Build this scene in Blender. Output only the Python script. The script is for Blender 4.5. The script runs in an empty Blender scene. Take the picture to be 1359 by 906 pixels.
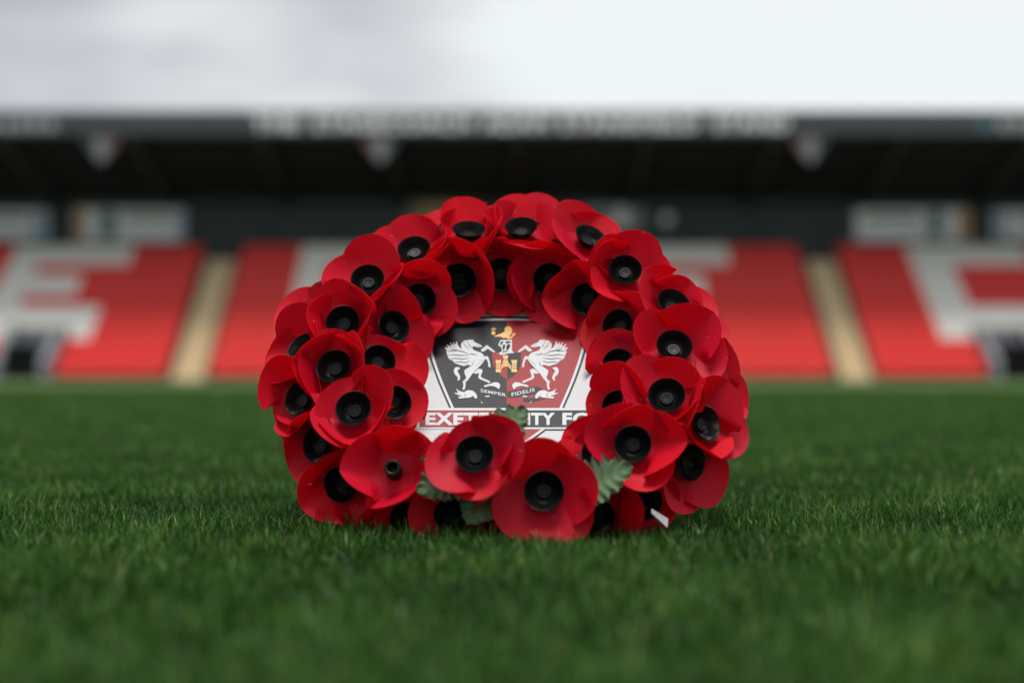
import bpy, bmesh, math, random
import numpy as np
from mathutils import Vector, Matrix
from mathutils.geometry import tessellate_polygon

# ------------------------------------------------------------------ camera, sky, sun, exposure
sc = bpy.context.scene
col = sc.collection
R = math.radians
CAM_H = 0.14
cam_d = bpy.data.cameras.new('camera')
cam = bpy.data.objects.new('camera', cam_d)
col.objects.link(cam)
cam_d.lens = 55.0
cam_d.sensor_width = 36.0
cam_d.clip_start = 0.02
cam_d.clip_end = 3000.0
cam.location = (0, 0, CAM_H)
cam.rotation_euler = (R(90 + 1.297), 0, 0)
cam_d.dof.use_dof = True
cam_d.dof.focus_distance = 1.45
cam_d.dof.aperture_fstop = 2.45
cam_d.dof.aperture_blades = 0
sc.camera = cam

SUN_EL, SUN_AZ = 78.0, 165.0          # degrees; azimuth clockwise from the +Y view direction
world = bpy.data.worlds.new('World')
sc.world = world
world.use_nodes = True
wt = world.node_tree
wt.nodes.clear()
def wn(t, **k):
    n = wt.nodes.new(t)
    for a, b in k.items(): setattr(n, a, b)
    return n
w_out = wn('ShaderNodeOutputWorld')
w_bg = wn('ShaderNodeBackground')
w_sky = wn('ShaderNodeTexSky', sky_type='NISHITA')
w_sky.sun_disc = False
w_sky.sun_elevation = R(SUN_EL)
w_sky.sun_rotation = R(SUN_AZ)
w_tc = wn('ShaderNodeTexCoord')
w_map = wn('ShaderNodeMapping')
w_map.inputs['Scale'].default_value = (1.0, 1.0, 2.6)
w_map.inputs['Location'].default_value = (5.7, 0.6, 1.80)
w_n = wn('ShaderNodeTexNoise')
w_n.inputs['Scale'].default_value = 2.2
w_n.inputs['Detail'].default_value = 4.0
w_n.inputs['Roughness'].default_value = 0.5
w_r = wn('ShaderNodeValToRGB')
w_r.color_ramp.interpolation = 'EASE'
e = w_r.color_ramp.elements
e[0].position = 0.32; e[0].color = (0.20, 0.203, 0.222, 1)
e[1].position = 0.60; e[1].color = (0.408, 0.424, 0.426, 1)
w_sc = wn('ShaderNodeMixRGB', blend_type='MULTIPLY')
w_sc.inputs[0].default_value = 1.0
w_sc.inputs[2].default_value = (0.06, 0.06, 0.06, 1)
w_mix = wn('ShaderNodeMixRGB')
w_mix.inputs[0].default_value = 0.95           # the cloud sheet covers almost all of the blue
lk = wt.links.new
lk(w_tc.outputs['Generated'], w_map.inputs['Vector'])
lk(w_map.outputs[0], w_n.inputs['Vector'])
lk(w_n.outputs['Fac'], w_r.inputs[0])
lk(w_sky.outputs[0], w_sc.inputs[1])
lk(w_sc.outputs[0], w_mix.inputs[1])
lk(w_r.outputs[0], w_mix.inputs[2])
lk(w_mix.outputs[0], w_bg.inputs['Color'])
w_bg.inputs['Strength'].default_value = 1.0
lk(w_bg.outputs[0], w_out.inputs['Surface'])

sun_d = bpy.data.lights.new('sun', 'SUN')
sun = bpy.data.objects.new('sun', sun_d)
col.objects.link(sun)
sun_d.energy = 1.5
sun_d.angle = R(25)
sun_d.color = (1.0, 0.96, 0.9)
sdir = Vector((math.sin(R(SUN_AZ)) * math.cos(R(SUN_EL)), math.cos(R(SUN_AZ)) * math.cos(R(SUN_EL)), math.sin(R(SUN_EL))))
sun.rotation_euler = sdir.to_track_quat('Z', 'Y').to_euler()

sc.view_settings.view_transform = 'Standard'
sc.view_settings.look = 'None'
sc.view_settings.exposure = 1.15
sc.view_settings.gamma = 1.0
sc.view_settings.use_curve_mapping = False
sc.render.engine = 'CYCLES'
sc.cycles.use_denoising = True
sc.cycles.max_bounces = 8
sc.cycles.use_adaptive_sampling = False

rng = random.Random(7)
nrng = np.random.default_rng(11)

# ------------------------------------------------------------------ materials
def mat(name, base, rough=0.6, spec=0.5, transl=0.0, tcol=None, noise=0.0, nscale=50.0, bump=0.0, bscale=200.0, bdist=0.001):
    m = bpy.data.materials.new(name)
    m.use_nodes = True
    nt = m.node_tree
    b = nt.nodes['Principled BSDF']
    out = nt.nodes['Material Output']
    b.inputs['Base Color'].default_value = (*base, 1)
    b.inputs['Roughness'].default_value = rough
    b.inputs['Specular IOR Level'].default_value = spec
    tc = nt.nodes.new('ShaderNodeTexCoord')
    if noise:
        n = nt.nodes.new('ShaderNodeTexNoise')
        n.inputs['Scale'].default_value = nscale
        n.inputs['Detail'].default_value = 5
        nt.links.new(tc.outputs['Object'], n.inputs['Vector'])
        mx = nt.nodes.new('ShaderNodeMixRGB')
        mx.inputs[1].default_value = (*[c * (1 - noise) for c in base], 1)
        mx.inputs[2].default_value = (*[min(1, c * (1 + noise)) for c in base], 1)
        nt.links.new(n.outputs['Fac'], mx.inputs[0])
        nt.links.new(mx.outputs[0], b.inputs['Base Color'])
    if bump:
        n2 = nt.nodes.new('ShaderNodeTexNoise')
        n2.inputs['Scale'].default_value = bscale
        n2.inputs['Detail'].default_value = 3
        nt.links.new(tc.outputs['Object'], n2.inputs['Vector'])
        bp = nt.nodes.new('ShaderNodeBump')
        bp.inputs['Strength'].default_value = bump
        bp.inputs['Distance'].default_value = bdist
        nt.links.new(n2.outputs['Fac'], bp.inputs['Height'])
        nt.links.new(bp.outputs[0], b.inputs['Normal'])
    if transl:
        t = nt.nodes.new('ShaderNodeBsdfTranslucent')
        t.inputs['Color'].default_value = (*(tcol or base), 1)
        ms = nt.nodes.new('ShaderNodeMixShader')
        ms.inputs[0].default_value = transl
        nt.links.new(b.outputs[0], ms.inputs[1])
        nt.links.new(t.outputs[0], ms.inputs[2])
        nt.links.new(ms.outputs[0], out.inputs['Surface'])
    return m

M = {}
M['red_paper'] = mat('red_paper', (0.66, 0.002, 0.022), 0.55, 0.3, 0.45, (0.95, 0.010, 0.028), noise=0.10, nscale=60, bump=0.25, bscale=900, bdist=0.0004)
def paper_variation(m):
    nt = m.node_tree; b = nt.nodes['Principled BSDF']
    src = b.inputs['Base Color'].links[0].from_socket
    oi = nt.nodes.new('ShaderNodeObjectInfo')
    hs = nt.nodes.new('ShaderNodeHueSaturation')
    mr = nt.nodes.new('ShaderNodeMapRange')
    mr.inputs['To Min'].default_value = 0.86; mr.inputs['To Max'].default_value = 1.10
    nt.links.new(oi.outputs['Random'], mr.inputs['Value'])
    mh = nt.nodes.new('ShaderNodeMapRange')
    mh.inputs['To Min'].default_value = 0.4965; mh.inputs['To Max'].default_value = 0.501
    nt.links.new(oi.outputs['Random'], mh.inputs['Value'])
    nt.links.new(mh.outputs[0], hs.inputs['Hue'])
    nt.links.new(mr.outputs[0], hs.inputs['Value'])
    nt.links.new(src, hs.inputs['Color'])
    # tiny pale specks of dust and scuffs
    tc = nt.nodes.new('ShaderNodeTexCoord')
    vo = nt.nodes.new('ShaderNodeTexNoise'); vo.inputs['Scale'].default_value = 260; vo.inputs['Detail'].default_value = 1
    nt.links.new(tc.outputs['Object'], vo.inputs['Vector'])
    rp = nt.nodes.new('ShaderNodeValToRGB'); rp.color_ramp.elements[0].position = .765; rp.color_ramp.elements[1].position = .80
    nt.links.new(vo.outputs['Fac'], rp.inputs[0])
    mx = nt.nodes.new('ShaderNodeMixRGB'); mx.inputs[2].default_value = (0.62, 0.30, 0.30, 1)
    nt.links.new(rp.outputs[0], mx.inputs[0]); nt.links.new(hs.outputs[0], mx.inputs[1])
    nt.links.new(mx.outputs[0], b.inputs['Base Color'])
paper_variation(M['red_paper'])
M['black_plastic'] = mat('black_plastic', (0.003, 0.0034, 0.0042), 0.36, 0.2, bump=0.1, bscale=700, bdist=0.0003)
M['ring'] = mat('ring_foam', (0.012, 0.014, 0.012), 0.8, 0.3)
M['leaf'] = mat('fabric_leaf', (0.11, 0.185, 0.098), 0.75, 0.3, 0.12, (0.12, 0.22, 0.08), noise=0.25, nscale=90, bump=0.5, bscale=1200, bdist=0.0006)
M['white_plastic'] = mat('white_plastic', (0.72, 0.72, 0.72), 0.45, 0.5)
M['card_white'] = mat('card_white', (0.46, 0.48, 0.50), 0.35, 0.3, bump=0.25, bscale=1500, bdist=0.0004)
M['ink_dark'] = mat('ink_dark', (0.012, 0.014, 0.019), 0.4, 0.22, bump=0.45, bscale=1500, bdist=0.0004)
M['ink_red'] = mat('ink_red', (0.27, 0.010, 0.018), 0.4, 0.25, bump=0.45, bscale=1500, bdist=0.0004)
M['ink_white'] = mat('ink_white', (0.50, 0.52, 0.55), 0.35, 0.3, bump=0.25, bscale=1500, bdist=0.0004)
M['ink_gold'] = mat('ink_gold', (0.70, 0.42, 0.10), 0.35, 0.5, bump=0.25, bscale=1500, bdist=0.0004)
M['seat_red'] = mat('seat_red', (0.80, 0.036, 0.030), 0.5, 0.4)
M['seat_white'] = mat('seat_white', (0.86, 0.83, 0.78), 0.5, 0.4)
M['terrace'] = mat('terrace_concrete', (0.10, 0.07, 0.06), 0.85, 0.2, noise=0.2, nscale=3)
M['stairs'] = mat('stair_paint', (0.66, 0.52, 0.33), 0.8, 0.2, noise=0.15, nscale=4)
M['concrete'] = mat('grey_concrete', (0.22, 0.23, 0.25), 0.85, 0.2, noise=0.2, nscale=3)
M['dark_open'] = mat('opening_shade', (0.008, 0.009, 0.010), 0.9, 0.1)  # near-black colour stands in for the shade inside the entrances
M['back_wall'] = mat('back_wall_cladding', (0.055, 0.070, 0.075), 0.7, 0.3, noise=0.15, nscale=2)
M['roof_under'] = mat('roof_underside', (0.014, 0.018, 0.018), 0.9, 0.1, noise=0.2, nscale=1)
M['steel'] = mat('painted_steel', (0.032, 0.036, 0.036), 0.7, 0.3)
M['fascia'] = mat('fascia_grey', (0.058, 0.062, 0.07), 0.6, 0.4, noise=0.08, nscale=1)
M['sign_white'] = mat('sign_white', (0.85, 0.86, 0.90), 0.5, 0.4)
M['sign_teal'] = mat('sign_teal', (0.07, 0.18, 0.21), 0.5, 0.4)
M['sign_blue'] = mat('sign_blue', (0.30, 0.45, 0.60), 0.5, 0.4)
M['sign_orange'] = mat('sign_orange', (0.55, 0.30, 0.16), 0.5, 0.4)
M['sign_grey'] = mat('sign_grey', (0.34, 0.35, 0.37), 0.5, 0.4)
M['sign_dim'] = mat('sign_dim', (0.13, 0.13, 0.14), 0.5, 0.4)
M['sign_red'] = mat('sign_red', (0.17, 0.06, 0.06), 0.5, 0.4)
M['sign_olive'] = mat('sign_olive', (0.22, 0.21, 0.12), 0.5, 0.4)

# pitch sheet and blade materials
def pitch_material():
    m = bpy.data.materials.new('pitch_turf')
    m.use_nodes = True
    nt = m.node_tree; b = nt.nodes['Principled BSDF']
    b.inputs['Roughness'].default_value = 0.8
    b.inputs['Specular IOR Level'].default_value = 0.2
    tc = nt.nodes.new('ShaderNodeTexCoord')
    def noise(scale, det):
        n = nt.nodes.new('ShaderNodeTexNoise'); n.inputs['Scale'].default_value = scale; n.inputs['Detail'].default_value = det
        nt.links.new(tc.outputs['Object'], n.inputs['Vector']); return n
    n1, n2 = noise(0.5, 4), noise(40, 4)
    r1 = nt.nodes.new('ShaderNodeValToRGB')
    e = r1.color_ramp.elements
    e[0].position = 0.35; e[0].color = (0.050, 0.110, 0.020, 1)
    e[1].position = 0.65; e[1].color = (0.074, 0.142, 0.031, 1)
    nt.links.new(n1.outputs['Fac'], r1.inputs[0])
    mx = nt.nodes.new('ShaderNodeMixRGB'); mx.blend_type = 'MULTIPLY'; mx.inputs[0].default_value = 0.6
    r2 = nt.nodes.new('ShaderNodeValToRGB')
    e = r2.color_ramp.elements
    e[0].position = 0.3; e[0].color = (0.4, 0.4, 0.4, 1); e[1].position = 0.7; e[1].color = (1, 1, 1, 1)
    nt.links.new(n2.outputs['Fac'], r2.inputs[0])
    nt.links.new(r1.outputs[0], mx.inputs[1]); nt.links.new(r2.outputs[0], mx.inputs[2])
    nt.links.new(mx.outputs[0], b.inputs['Base Color'])
    return m
M['pitch'] = pitch_material()

def blade_material():
    m = bpy.data.materials.new('grass_blade')
    m.use_nodes = True
    nt = m.node_tree; b = nt.nodes['Principled BSDF']; out = nt.nodes['Material Output']
    a = nt.nodes.new('ShaderNodeAttribute'); a.attribute_name = 'tone'
    r = nt.nodes.new('ShaderNodeValToRGB')
    els = r.color_ramp.elements
    els[0].position = 0.0; els[0].color = (0.010, 0.040, 0.003, 1)
    els[1].position = 1.0; els[1].color = (0.30, 0.24, 0.11, 1)
    for p, c in ((0.45, (0.024, 0.088, 0.008)), (0.85, (0.056, 0.155, 0.016)), (0.965, (0.13, 0.23, 0.04)), (0.985, (0.26, 0.22, 0.10))):
        x = els.new(p); x.color = (*c, 1)
    nt.links.new(a.outputs['Fac'], r.inputs[0])
    nt.links.new(r.outputs[0], b.inputs['Base Color'])
    b.inputs['Roughness'].default_value = 0.45
    b.inputs['Specular IOR Level'].default_value = 0.3
    t = nt.nodes.new('ShaderNodeBsdfTranslucent')
    nt.links.new(r.outputs[0], t.inputs['Color'])
    ms = nt.nodes.new('ShaderNodeMixShader'); ms.inputs[0].default_value = 0.35
    nt.links.new(b.outputs[0], ms.inputs[1]); nt.links.new(t.outputs[0], ms.inputs[2])
    nt.links.new(ms.outputs[0], out.inputs['Surface'])
    return m
M['blade'] = blade_material()

# ------------------------------------------------------------------ helpers
def tag(o, label=None, cat=None, group=None, kind=None):
    if label: o['label'] = label
    if cat: o['category'] = cat
    if group: o['group'] = group
    if kind: o['kind'] = kind
    return o
def empty(name, loc=(0, 0, 0)):
    o = bpy.data.objects.new(name, None); col.objects.link(o); o.location = loc
    o.empty_display_size = 0.1
    return o
def mesh(name, verts, faces, material, parent=None, smooth=False):
    me = bpy.data.meshes.new(name)
    me.from_pydata([tuple(v) for v in verts], [], faces)
    me.update()
    for m in (material if isinstance(material, (list, tuple)) else [material]): me.materials.append(m)
    if smooth: me.shade_smooth()
    return link(name, me, parent)
def link(name, me, parent=None):
    o = bpy.data.objects.new(name, me); col.objects.link(o)
    if parent: o.parent = parent
    return o
class MB:
    def __init__(s): s.v = []; s.f = []; s.mi = []
    def box(s, a, b, mi=0):
        k = len(s.v)
        (x0, y0, z0), (x1, y1, z1) = a, b
        s.v += [(x0,y0,z0),(x1,y0,z0),(x1,y1,z0),(x0,y1,z0),(x0,y0,z1),(x1,y0,z1),(x1,y1,z1),(x0,y1,z1)]
        s.f += [tuple(k+i for i in q) for q in ((0,3,2,1),(4,5,6,7),(0,1,5,4),(1,2,6,5),(2,3,7,6),(3,0,4,7))]
        s.mi += [mi] * 6
    def prism_x(s, prof, x0, x1):
        """closed (y, z) profile extruded along x"""
        k = len(s.v); n = len(prof)
        s.v += [(x0, y, z) for y, z in prof] + [(x1, y, z) for y, z in prof]
        s.f += [(k+i, k+(i+1) % n, k+n+(i+1) % n, k+n+i) for i in range(n)]
        s.f += [tuple(k+i for i in range(n))[::-1], tuple(k+n+i for i in range(n))]
        s.mi += [0] * (n + 2)
    def tube(s, p, q, r0, r1=None, n=8):
        r1 = r1 or r0
        p, q = Vector(p), Vector(q); d = (q - p).normalized()
        a = d.orthogonal().normalized(); b = d.cross(a); k = len(s.v)
        for c, r in ((p, r0), (q, r1)):
            s.v += [tuple(c + (a * math.cos(t) + b * math.sin(t)) * r) for t in [2 * math.pi * i / n for i in range(n)]]
        s.f += [(k+i, k+(i+1) % n, k+n+(i+1) % n, k+n+i) for i in range(n)] + [tuple(range(k+n-1, k-1, -1)), tuple(range(k+n, k+2*n))]
        s.mi += [0] * (n + 2)
    def build(s, name, material, parent=None, smooth=False):
        o = mesh(name, s.v, s.f, material, parent, smooth)
        if any(s.mi): o.data.polygons.foreach_set('material_index', s.mi)
        return o
def text_mesh(body, weight=0.0, extrude=0.0):
    """vertices and faces of a line of lettering, scaled to the unit box 0..1 x 0..1"""
    cu = bpy.data.curves.new('lettering', 'FONT')
    cu.body = body; cu.offset = weight; cu.extrude = extrude; cu.resolution_u = 3; cu.space_character = 1.08
    tmp = bpy.data.objects.new('lettering', cu); col.objects.link(tmp)
    dg = bpy.context.evaluated_depsgraph_get()
    me = bpy.data.meshes.new_from_object(tmp.evaluated_get(dg))
    v = np.array([tuple(x.co) for x in me.vertices]); f = [tuple(p.vertices) for p in me.polygons]
    bpy.data.objects.remove(tmp); bpy.data.curves.remove(cu); bpy.data.meshes.remove(me)
    lo, hi = v.min(0), v.max(0)
    v[:, :2] = (v[:, :2] - lo[:2]) / (hi[:2] - lo[:2])
    return v, f

# ------------------------------------------------------------------ pitch
pitch = mesh('pitch', [(-400, -60, 0), (400, -60, 0), (400, 900, 0), (-400, 900, 0)], [(0, 1, 2, 3)], M['pitch'])
tag(pitch, kind='structure')
track = mesh('perimeter_track', [(-60, 60.5, .004), (60, 60.5, .004), (60, 65.4, .004), (-60, 65.4, .004)], [(0, 1, 2, 3)], M['concrete'])
tag(track, kind='structure')

# ------------------------------------------------------------------ grandstand
FRONT, ROWS, RD, RISE, Z0 = 66.0, 12, 0.72, 0.51, 0.05
XL, XR = -34.0, 34.0
PITCHX = 0.47
stand = empty('grandstand', (0, FRONT, 0))
tag(stand, 'long roofed grandstand of red and white seats across the far side of the pitch', 'grandstand')
Y = lambda y: y - FRONT
def sbuild(mb, name, m, smooth=False):
    return mb.build(name, m, stand, smooth)
AISLES = (-13.75, 14.6, -28.0, 28.8)
ENTR = ((-21.9, -19.65), (20.35, 22.6))
# stepped terrace
mb = MB()
prof = [(0.0, 0.0)]
for i in range(ROWS):
    prof += [(i * RD, Z0 + i * RISE), ((i + 1) * RD, Z0 + i * RISE)]
prof += [(ROWS * RD, 0.0)]
mb.prism_x(prof[::-1], XL, XR)
sbuild(mb, 'terrace', M['terrace'])
# aisle stairs, two treads per row
for ax in AISLES:
    mb = MB()
    for i in range(ROWS):
        z = Z0 + i * RISE
        mb.box((ax - .66, i * RD - .36, z - RISE + .01), (ax + .66, i * RD - .001, z - RISE * .5))
        mb.box((ax - .66, i * RD - .012, z - RISE * .5 + .002), (ax + .66, i * RD + .36, z + .012))
    sbuild(mb, 'stairway', M['stairs'])
# seat: tipped-up pan, back, bracket
def seat_geo(mb, x, y, z, mi=0):
    w = .226
    for x0, x1, ya, yb, za, zb, th in ((x - w, x + w, y + .26, y + .36, z + .31, z + .70, .04), (x - w * .92, x + w * .92, y + .16, y + .22, z + .20, z + .56, .05)):
        k = len(mb.v)
        mb.v += [(a, b, c) for a in (x0, x1) for b, c in ((ya, za), (ya + th, za), (yb + th, zb), (yb, zb))]
        mb.f += [tuple(k + i for i in q) for q in ((0, 1, 2, 3), (7, 6, 5, 4), (0, 4, 5, 1), (1, 5, 6, 2), (2, 6, 7, 3), (3, 7, 4, 0))]
        mb.mi += [mi] * 6
    mb.box((x - .03, y + .24, z + .002), (x + .03, y + .30, z + .36), mi)
LET = {  # white seats: (x0, x1, rows)
    'stroke': [(-23.4, -22.0), (-9.9, -8.5), (4.4, 5.8), (18.7, 20.45)],
    'top': [(-23.4, -18.0), (-9.9, -4.2), (4.4, 10.35), (18.7, 24.4)],
    'mid': [(-23.4, -19.75), (4.4, 8.85)],
    'bot': [(-23.4, -18.2), (-9.9, -4.2), (18.7, 24.6)],
}
def is_white(x, i):
    inn = lambda L: any(a <= x <= b for a, b in L)
    if i < 3: return False
    return inn(LET['stroke']) or (i >= 10 and inn(LET['top'])) or (i in (7, 8) and inn(LET['mid'])) or (i in (3, 4, 5) and inn(LET['bot']))
one = MB(); seat_geo(one, 0, 0, 0)
seat_me = None
rest = MB(); n_ind = 0
for i in range(ROWS):
    x = XL + .3
    while x < XR - .2:
        skip = any(abs(x - a) < .9 for a in AISLES) or (i < 4 and any(a - .1 < x < b + .1 for a, b in ENTR))
        if not skip:
            white = is_white(x, i)
            if i < 3 and abs(x) < 22.6 and n_ind < 300:
                if seat_me is None:
                    o = sbuild(one, 'seat', M['seat_red']); seat_me = o.data
                else:
                    o = link('seat', seat_me, stand)
                o.location = (x, i * RD, Z0 + i * RISE); n_ind += 1
            else:
                seat_geo(rest, x, i * RD, Z0 + i * RISE, 1 if white else 0)
        x += PITCHX
o = sbuild(rest, 'seat_rows', [M['seat_red'], M['seat_white']])
o['kind'] = 'stuff'
# entrances cut through the lower rows: sloping side walls, opening's shade as a near-black box
for a, b in ENTR:
    run = 4 * RD
    for x0, x1 in ((a - .10, a + .28), (b - .28, b + .10)):
        mb = MB()
        mb.prism_x([(-.12, 0), (run, 0), (run, Z0 + 4 * RISE + .3), (run - .4, Z0 + 4 * RISE + .3), (-.12, .8)][::-1], x0, x1)
        sbuild(mb, 'entrance_wall', M['concrete'])
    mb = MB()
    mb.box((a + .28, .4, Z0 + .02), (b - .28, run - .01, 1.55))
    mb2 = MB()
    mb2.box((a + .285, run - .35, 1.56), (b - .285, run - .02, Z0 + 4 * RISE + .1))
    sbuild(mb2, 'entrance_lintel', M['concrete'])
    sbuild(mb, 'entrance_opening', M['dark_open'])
# back wall, end walls, roof
YB = 75.6
mb = MB(); mb.box((XL, Y(YB), 0), (XR, Y(YB) + .25, 8.75)); back = sbuild(mb, 'back_wall', M['back_wall'])
mb = MB()
for k in range(int((XR - XL) / 3.4)):
    x = XL + 3.4 * (k + .5)
    mb = MB(); mb.box((x - .06, Y(YB) - .05, 5.9), (x + .06, Y(YB) - .002, 8.15)); mb.build('cladding_rib', M['steel'], back)
for x0, x1 in ((XL - .3, XL - .01), (XR + .01, XR + .3)):
    mb = MB(); mb.prism_x([(.5, 0), (Y(YB) + .2, 0), (Y(YB) + .2, 8.5), (2.0, 10.0), (.5, 1.2)][::-1], x0, x1)
    sbuild(mb, 'end_wall', M['back_wall'])
YF = 67.0
mb = MB()
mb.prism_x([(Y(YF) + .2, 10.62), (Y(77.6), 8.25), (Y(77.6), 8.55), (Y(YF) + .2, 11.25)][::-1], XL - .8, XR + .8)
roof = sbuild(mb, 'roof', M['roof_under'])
mb = MB(); mb.box((XL - .8, Y(YF), 10.55), (XR + .8, Y(YF) + .18, 11.58)); fascia = sbuild(mb, 'fascia', M['fascia'])
# rafters running from front to back
for k in range(-6, 7):
    x = k * 5.55 + .25
    mb = MB()
    mb.prism_x([(Y(YF) + .25, 10.15), (Y(YB) - .01, 8.18), (Y(YB) - .01, 8.70), (Y(YF) + .25, 10.60)][::-1], x - .14, x + .14)
    mb.build('rafter', M['steel'], roof)
for k, yy in enumerate((69.2, 71.6, 74.0)):
    zz = 10.62 - (yy - YF - .2) * (10.62 - 8.25) / (77.6 - YF - .2)
    mb = MB(); mb.box((XL, Y(yy) - .1, zz - .22), (XR, Y(yy) + .1, zz - .02)); mb.build('purlin', M['steel'], roof)
# fascia lettering
def fascia_text(body, x0, x1, z0, z1):
    v, f = text_mesh(body, .035, .0)
    v = np.c_[x0 + v[:, 0] * (x1 - x0), np.full(len(v), Y(YF) - .012), z0 + v[:, 1] * (z1 - z0)]
    return mesh('lettering', v, f, M['sign_white'], fascia)
for body, p0, p1 in (('THE', 335, 396), ('STAGECOACH', 414, 626), ('ADAM', 640, 730), ('STANSFIELD', 744, 928), ('STAND', 948, 1048)):
    k = YF / 2076.25
    fascia_text(body, (p0 - 679.5) * k, (p1 - 679.5) * k, 10.72, 11.36)
mb = MB()
for x0 in np.arange(-27.5, -19.7, .62): mb.box((x0, Y(YF) - .03, 10.72), (x0 + .44, Y(YF) - .003, 11.22 if int(x0 * 10) % 3 else 11.1))
mb.build('sponsor_lettering', M['sign_grey'], fascia)
mb = MB()
for x0 in np.arange(20.9, 28.2, .62): mb.box((x0, Y(YF) - .03, 10.72), (x0 + .44, Y(YF) - .003, 11.25 if int(x0 * 10) % 3 else 11.1))
mb.build('sponsor_lettering', M['sign_grey'], fascia)
def disc(name, c, rad, y0, y1, m, parent=None, n=24):
    mb = MB(); mb.tube((c[0], y0, c[1]), (c[0], y1, c[1]), rad, n=n)
    return mb.build(name, m, parent)
disc('sponsor_roundel', (20.35, 10.95), .26, Y(YF) - .03, Y(YF) - .003, M['sign_teal'], fascia)

# hanging shield signs under the fascia
def hanging_sign(px, label, mats):
    k = (YF + .35) / 2076.25
    x = (px - 679.5) * k
    root = empty('hanging_sign', (x, YF + .12, 10.54))
    tag(root, label, 'sign', 'shield signs hanging under the roof edge')
    w, h = .78, 1.25
    def outline(s): return [(-w*s, -.06), (w*s, -.06), (w*s*.9, -.30*h), (w*s*.45, -.68*h), (0, -h*s), (-w*s*.45, -.68*h), (-w*s*.9, -.30*h)]
    def plate(pts, y0, y1, name, m, parent=root):
        n = len(pts)
        v = [(a, y0, b) for a, b in pts] + [(a, y1, b) for a, b in pts]
        f = [tuple(range(n))[::-1], tuple(range(n, 2*n))] + [(i, (i+1) % n, n+(i+1) % n, n+i) for i in range(n)]
        return mesh(name, v, f, m, parent)
    b = plate(outline(1.0), -.03, .03, 'board', M['sign_dim'])
    plate([(-w*.9, -.12), (-w*.38, -.12), (-w*.38, -.66*h), (-w*.82, -.30*h)], -.045, -.032, 'panel', M[mats[0]], b)
    plate([(-w*.36, -.12), (w*.36, -.12), (w*.36, -.70*h), (0, -.92*h), (-w*.36, -.70*h)], -.045, -.032, 'panel', M[mats[1]], b)
    plate([(w*.38, -.12), (w*.9, -.12), (w*.82, -.30*h), (w*.38, -.66*h)], -.045, -.032, 'panel', M[mats[2]], b)
    for s in (-.7, .7):
        m_ = MB(); m_.tube((s*w, 0, -.06), (s*w, 0, .02), .02, n=6); m_.build('hanger', M['steel'], root)
M['sign_mid'] = mat('sign_mid', (0.22, 0.22, 0.235), 0.5, 0.4)
hanging_sign(135, 'pale shield shaped sign hanging under the roof edge at the far left', ('back_wall', 'sign_mid', 'sign_red'))
hanging_sign(505, 'pale shield shaped sign hanging under the roof edge above the left of the wreath', ('sign_red', 'sign_mid', 'back_wall'))
hanging_sign(1075, 'pale shield shaped sign hanging under the roof edge right of the wreath', ('sign_red', 'sign_mid', 'back_wall'))

# banners on the back wall
def banner(p0, p1, y0, y1, label, patches, base='sign_white'):
    k = (YB - .12) / 2076.25
    X0, X1 = (p0 - 679.5) * k, (p1 - 679.5) * k
    ZA, ZB = CAM_H + (500 - y1) * k, CAM_H + (500 - y0) * k
    root = empty('banner', ((X0 + X1) / 2, YB - .10, ZA))
    tag(root, label, 'banner', 'banners along the back wall')
    w, h = X1 - X0, ZB - ZA
    mb = MB(); mb.box((-w/2, -.03, 0), (w/2, .04, h)); sheet = mb.build('sheet', M[base], root)
    for a, b, c, d, m in patches:
        q = MB(); q.box((-w/2 + a*w, -.042, c*h), (-w/2 + b*w, -.032, d*h)); q.build('print_patch', M[m], sheet)
banner(-70, 62, 279, 318, 'pale banner on the dark back wall at the left edge of the stand', [(.85, .99, .05, .9, 'sign_blue'), (.3, .8, .6, .8, 'sign_grey')])
banner(97, 244, 277, 320, 'wide pale banner with orange left end above the white letter E seats', [(.0, .10, .05, .95, 'sign_orange'), (.24, .38, .1, .95, 'sign_teal'), (.93, .99, .1, .9, 'sign_blue'), (.45, .9, .65, .85, 'sign_grey')])
banner(1136, 1288, 277, 320, 'wide pale banner with orange right end above the white letter C seats', [(.90, 1.0, .05, .95, 'sign_orange'), (.64, .76, .1, .95, 'sign_teal'), (.1, .55, .65, .85, 'sign_grey')])
banner(1320, 1450, 279, 318, 'pale banner on the dark back wall at the right edge of the stand', [(.02, .12, .05, .9, 'sign_blue'), (.3, .8, .6, .8, 'sign_grey')])
banner(772, 852, 273, 303, 'small grey banner on the back wall behind the right of the wreath top', [(.55, .75, .1, .9, 'sign_white'), (.1, .4, .3, .6, 'back_wall')], 'sign_grey')
banner(540, 606, 268, 300, 'small olive banner on the back wall behind the left of the wreath top', [(.3, .8, .5, .9, 'sign_orange')], 'sign_olive')
k = (YB - .1) / 2076.25
rt = empty('round_sign', ((885 - 679.5) * k, YB - .03, CAM_H + (500 - 290) * k - .3))
tag(rt, 'small round grey sign on the back wall right of the wreath', 'sign')
d_ = disc('plate', (0, .3), .30, -.06, 0.0, M['sign_grey'], rt)
disc('rim', (0, .3), .24, -.075, -.062, M['sign_white'], d_)

# ------------------------------------------------------------------ wreath frame
WC = Vector((0.0, 1.49, 0.154))
WT = R(47)
WU = Vector((0, math.sin(WT), math.cos(WT)))
WN = Vector((0, -math.cos(WT), math.sin(WT)))
WX = Vector((1, 0, 0))
wreath = empty('poppy_wreath', (0, 1.36, 0))
tag(wreath, 'round wreath of red paper poppies with black centres leaning back on the grass', 'wreath')
WL = Vector(wreath.location)
def W(p): return Vector(p) - WL            # world point to the wreath's own space
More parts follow.
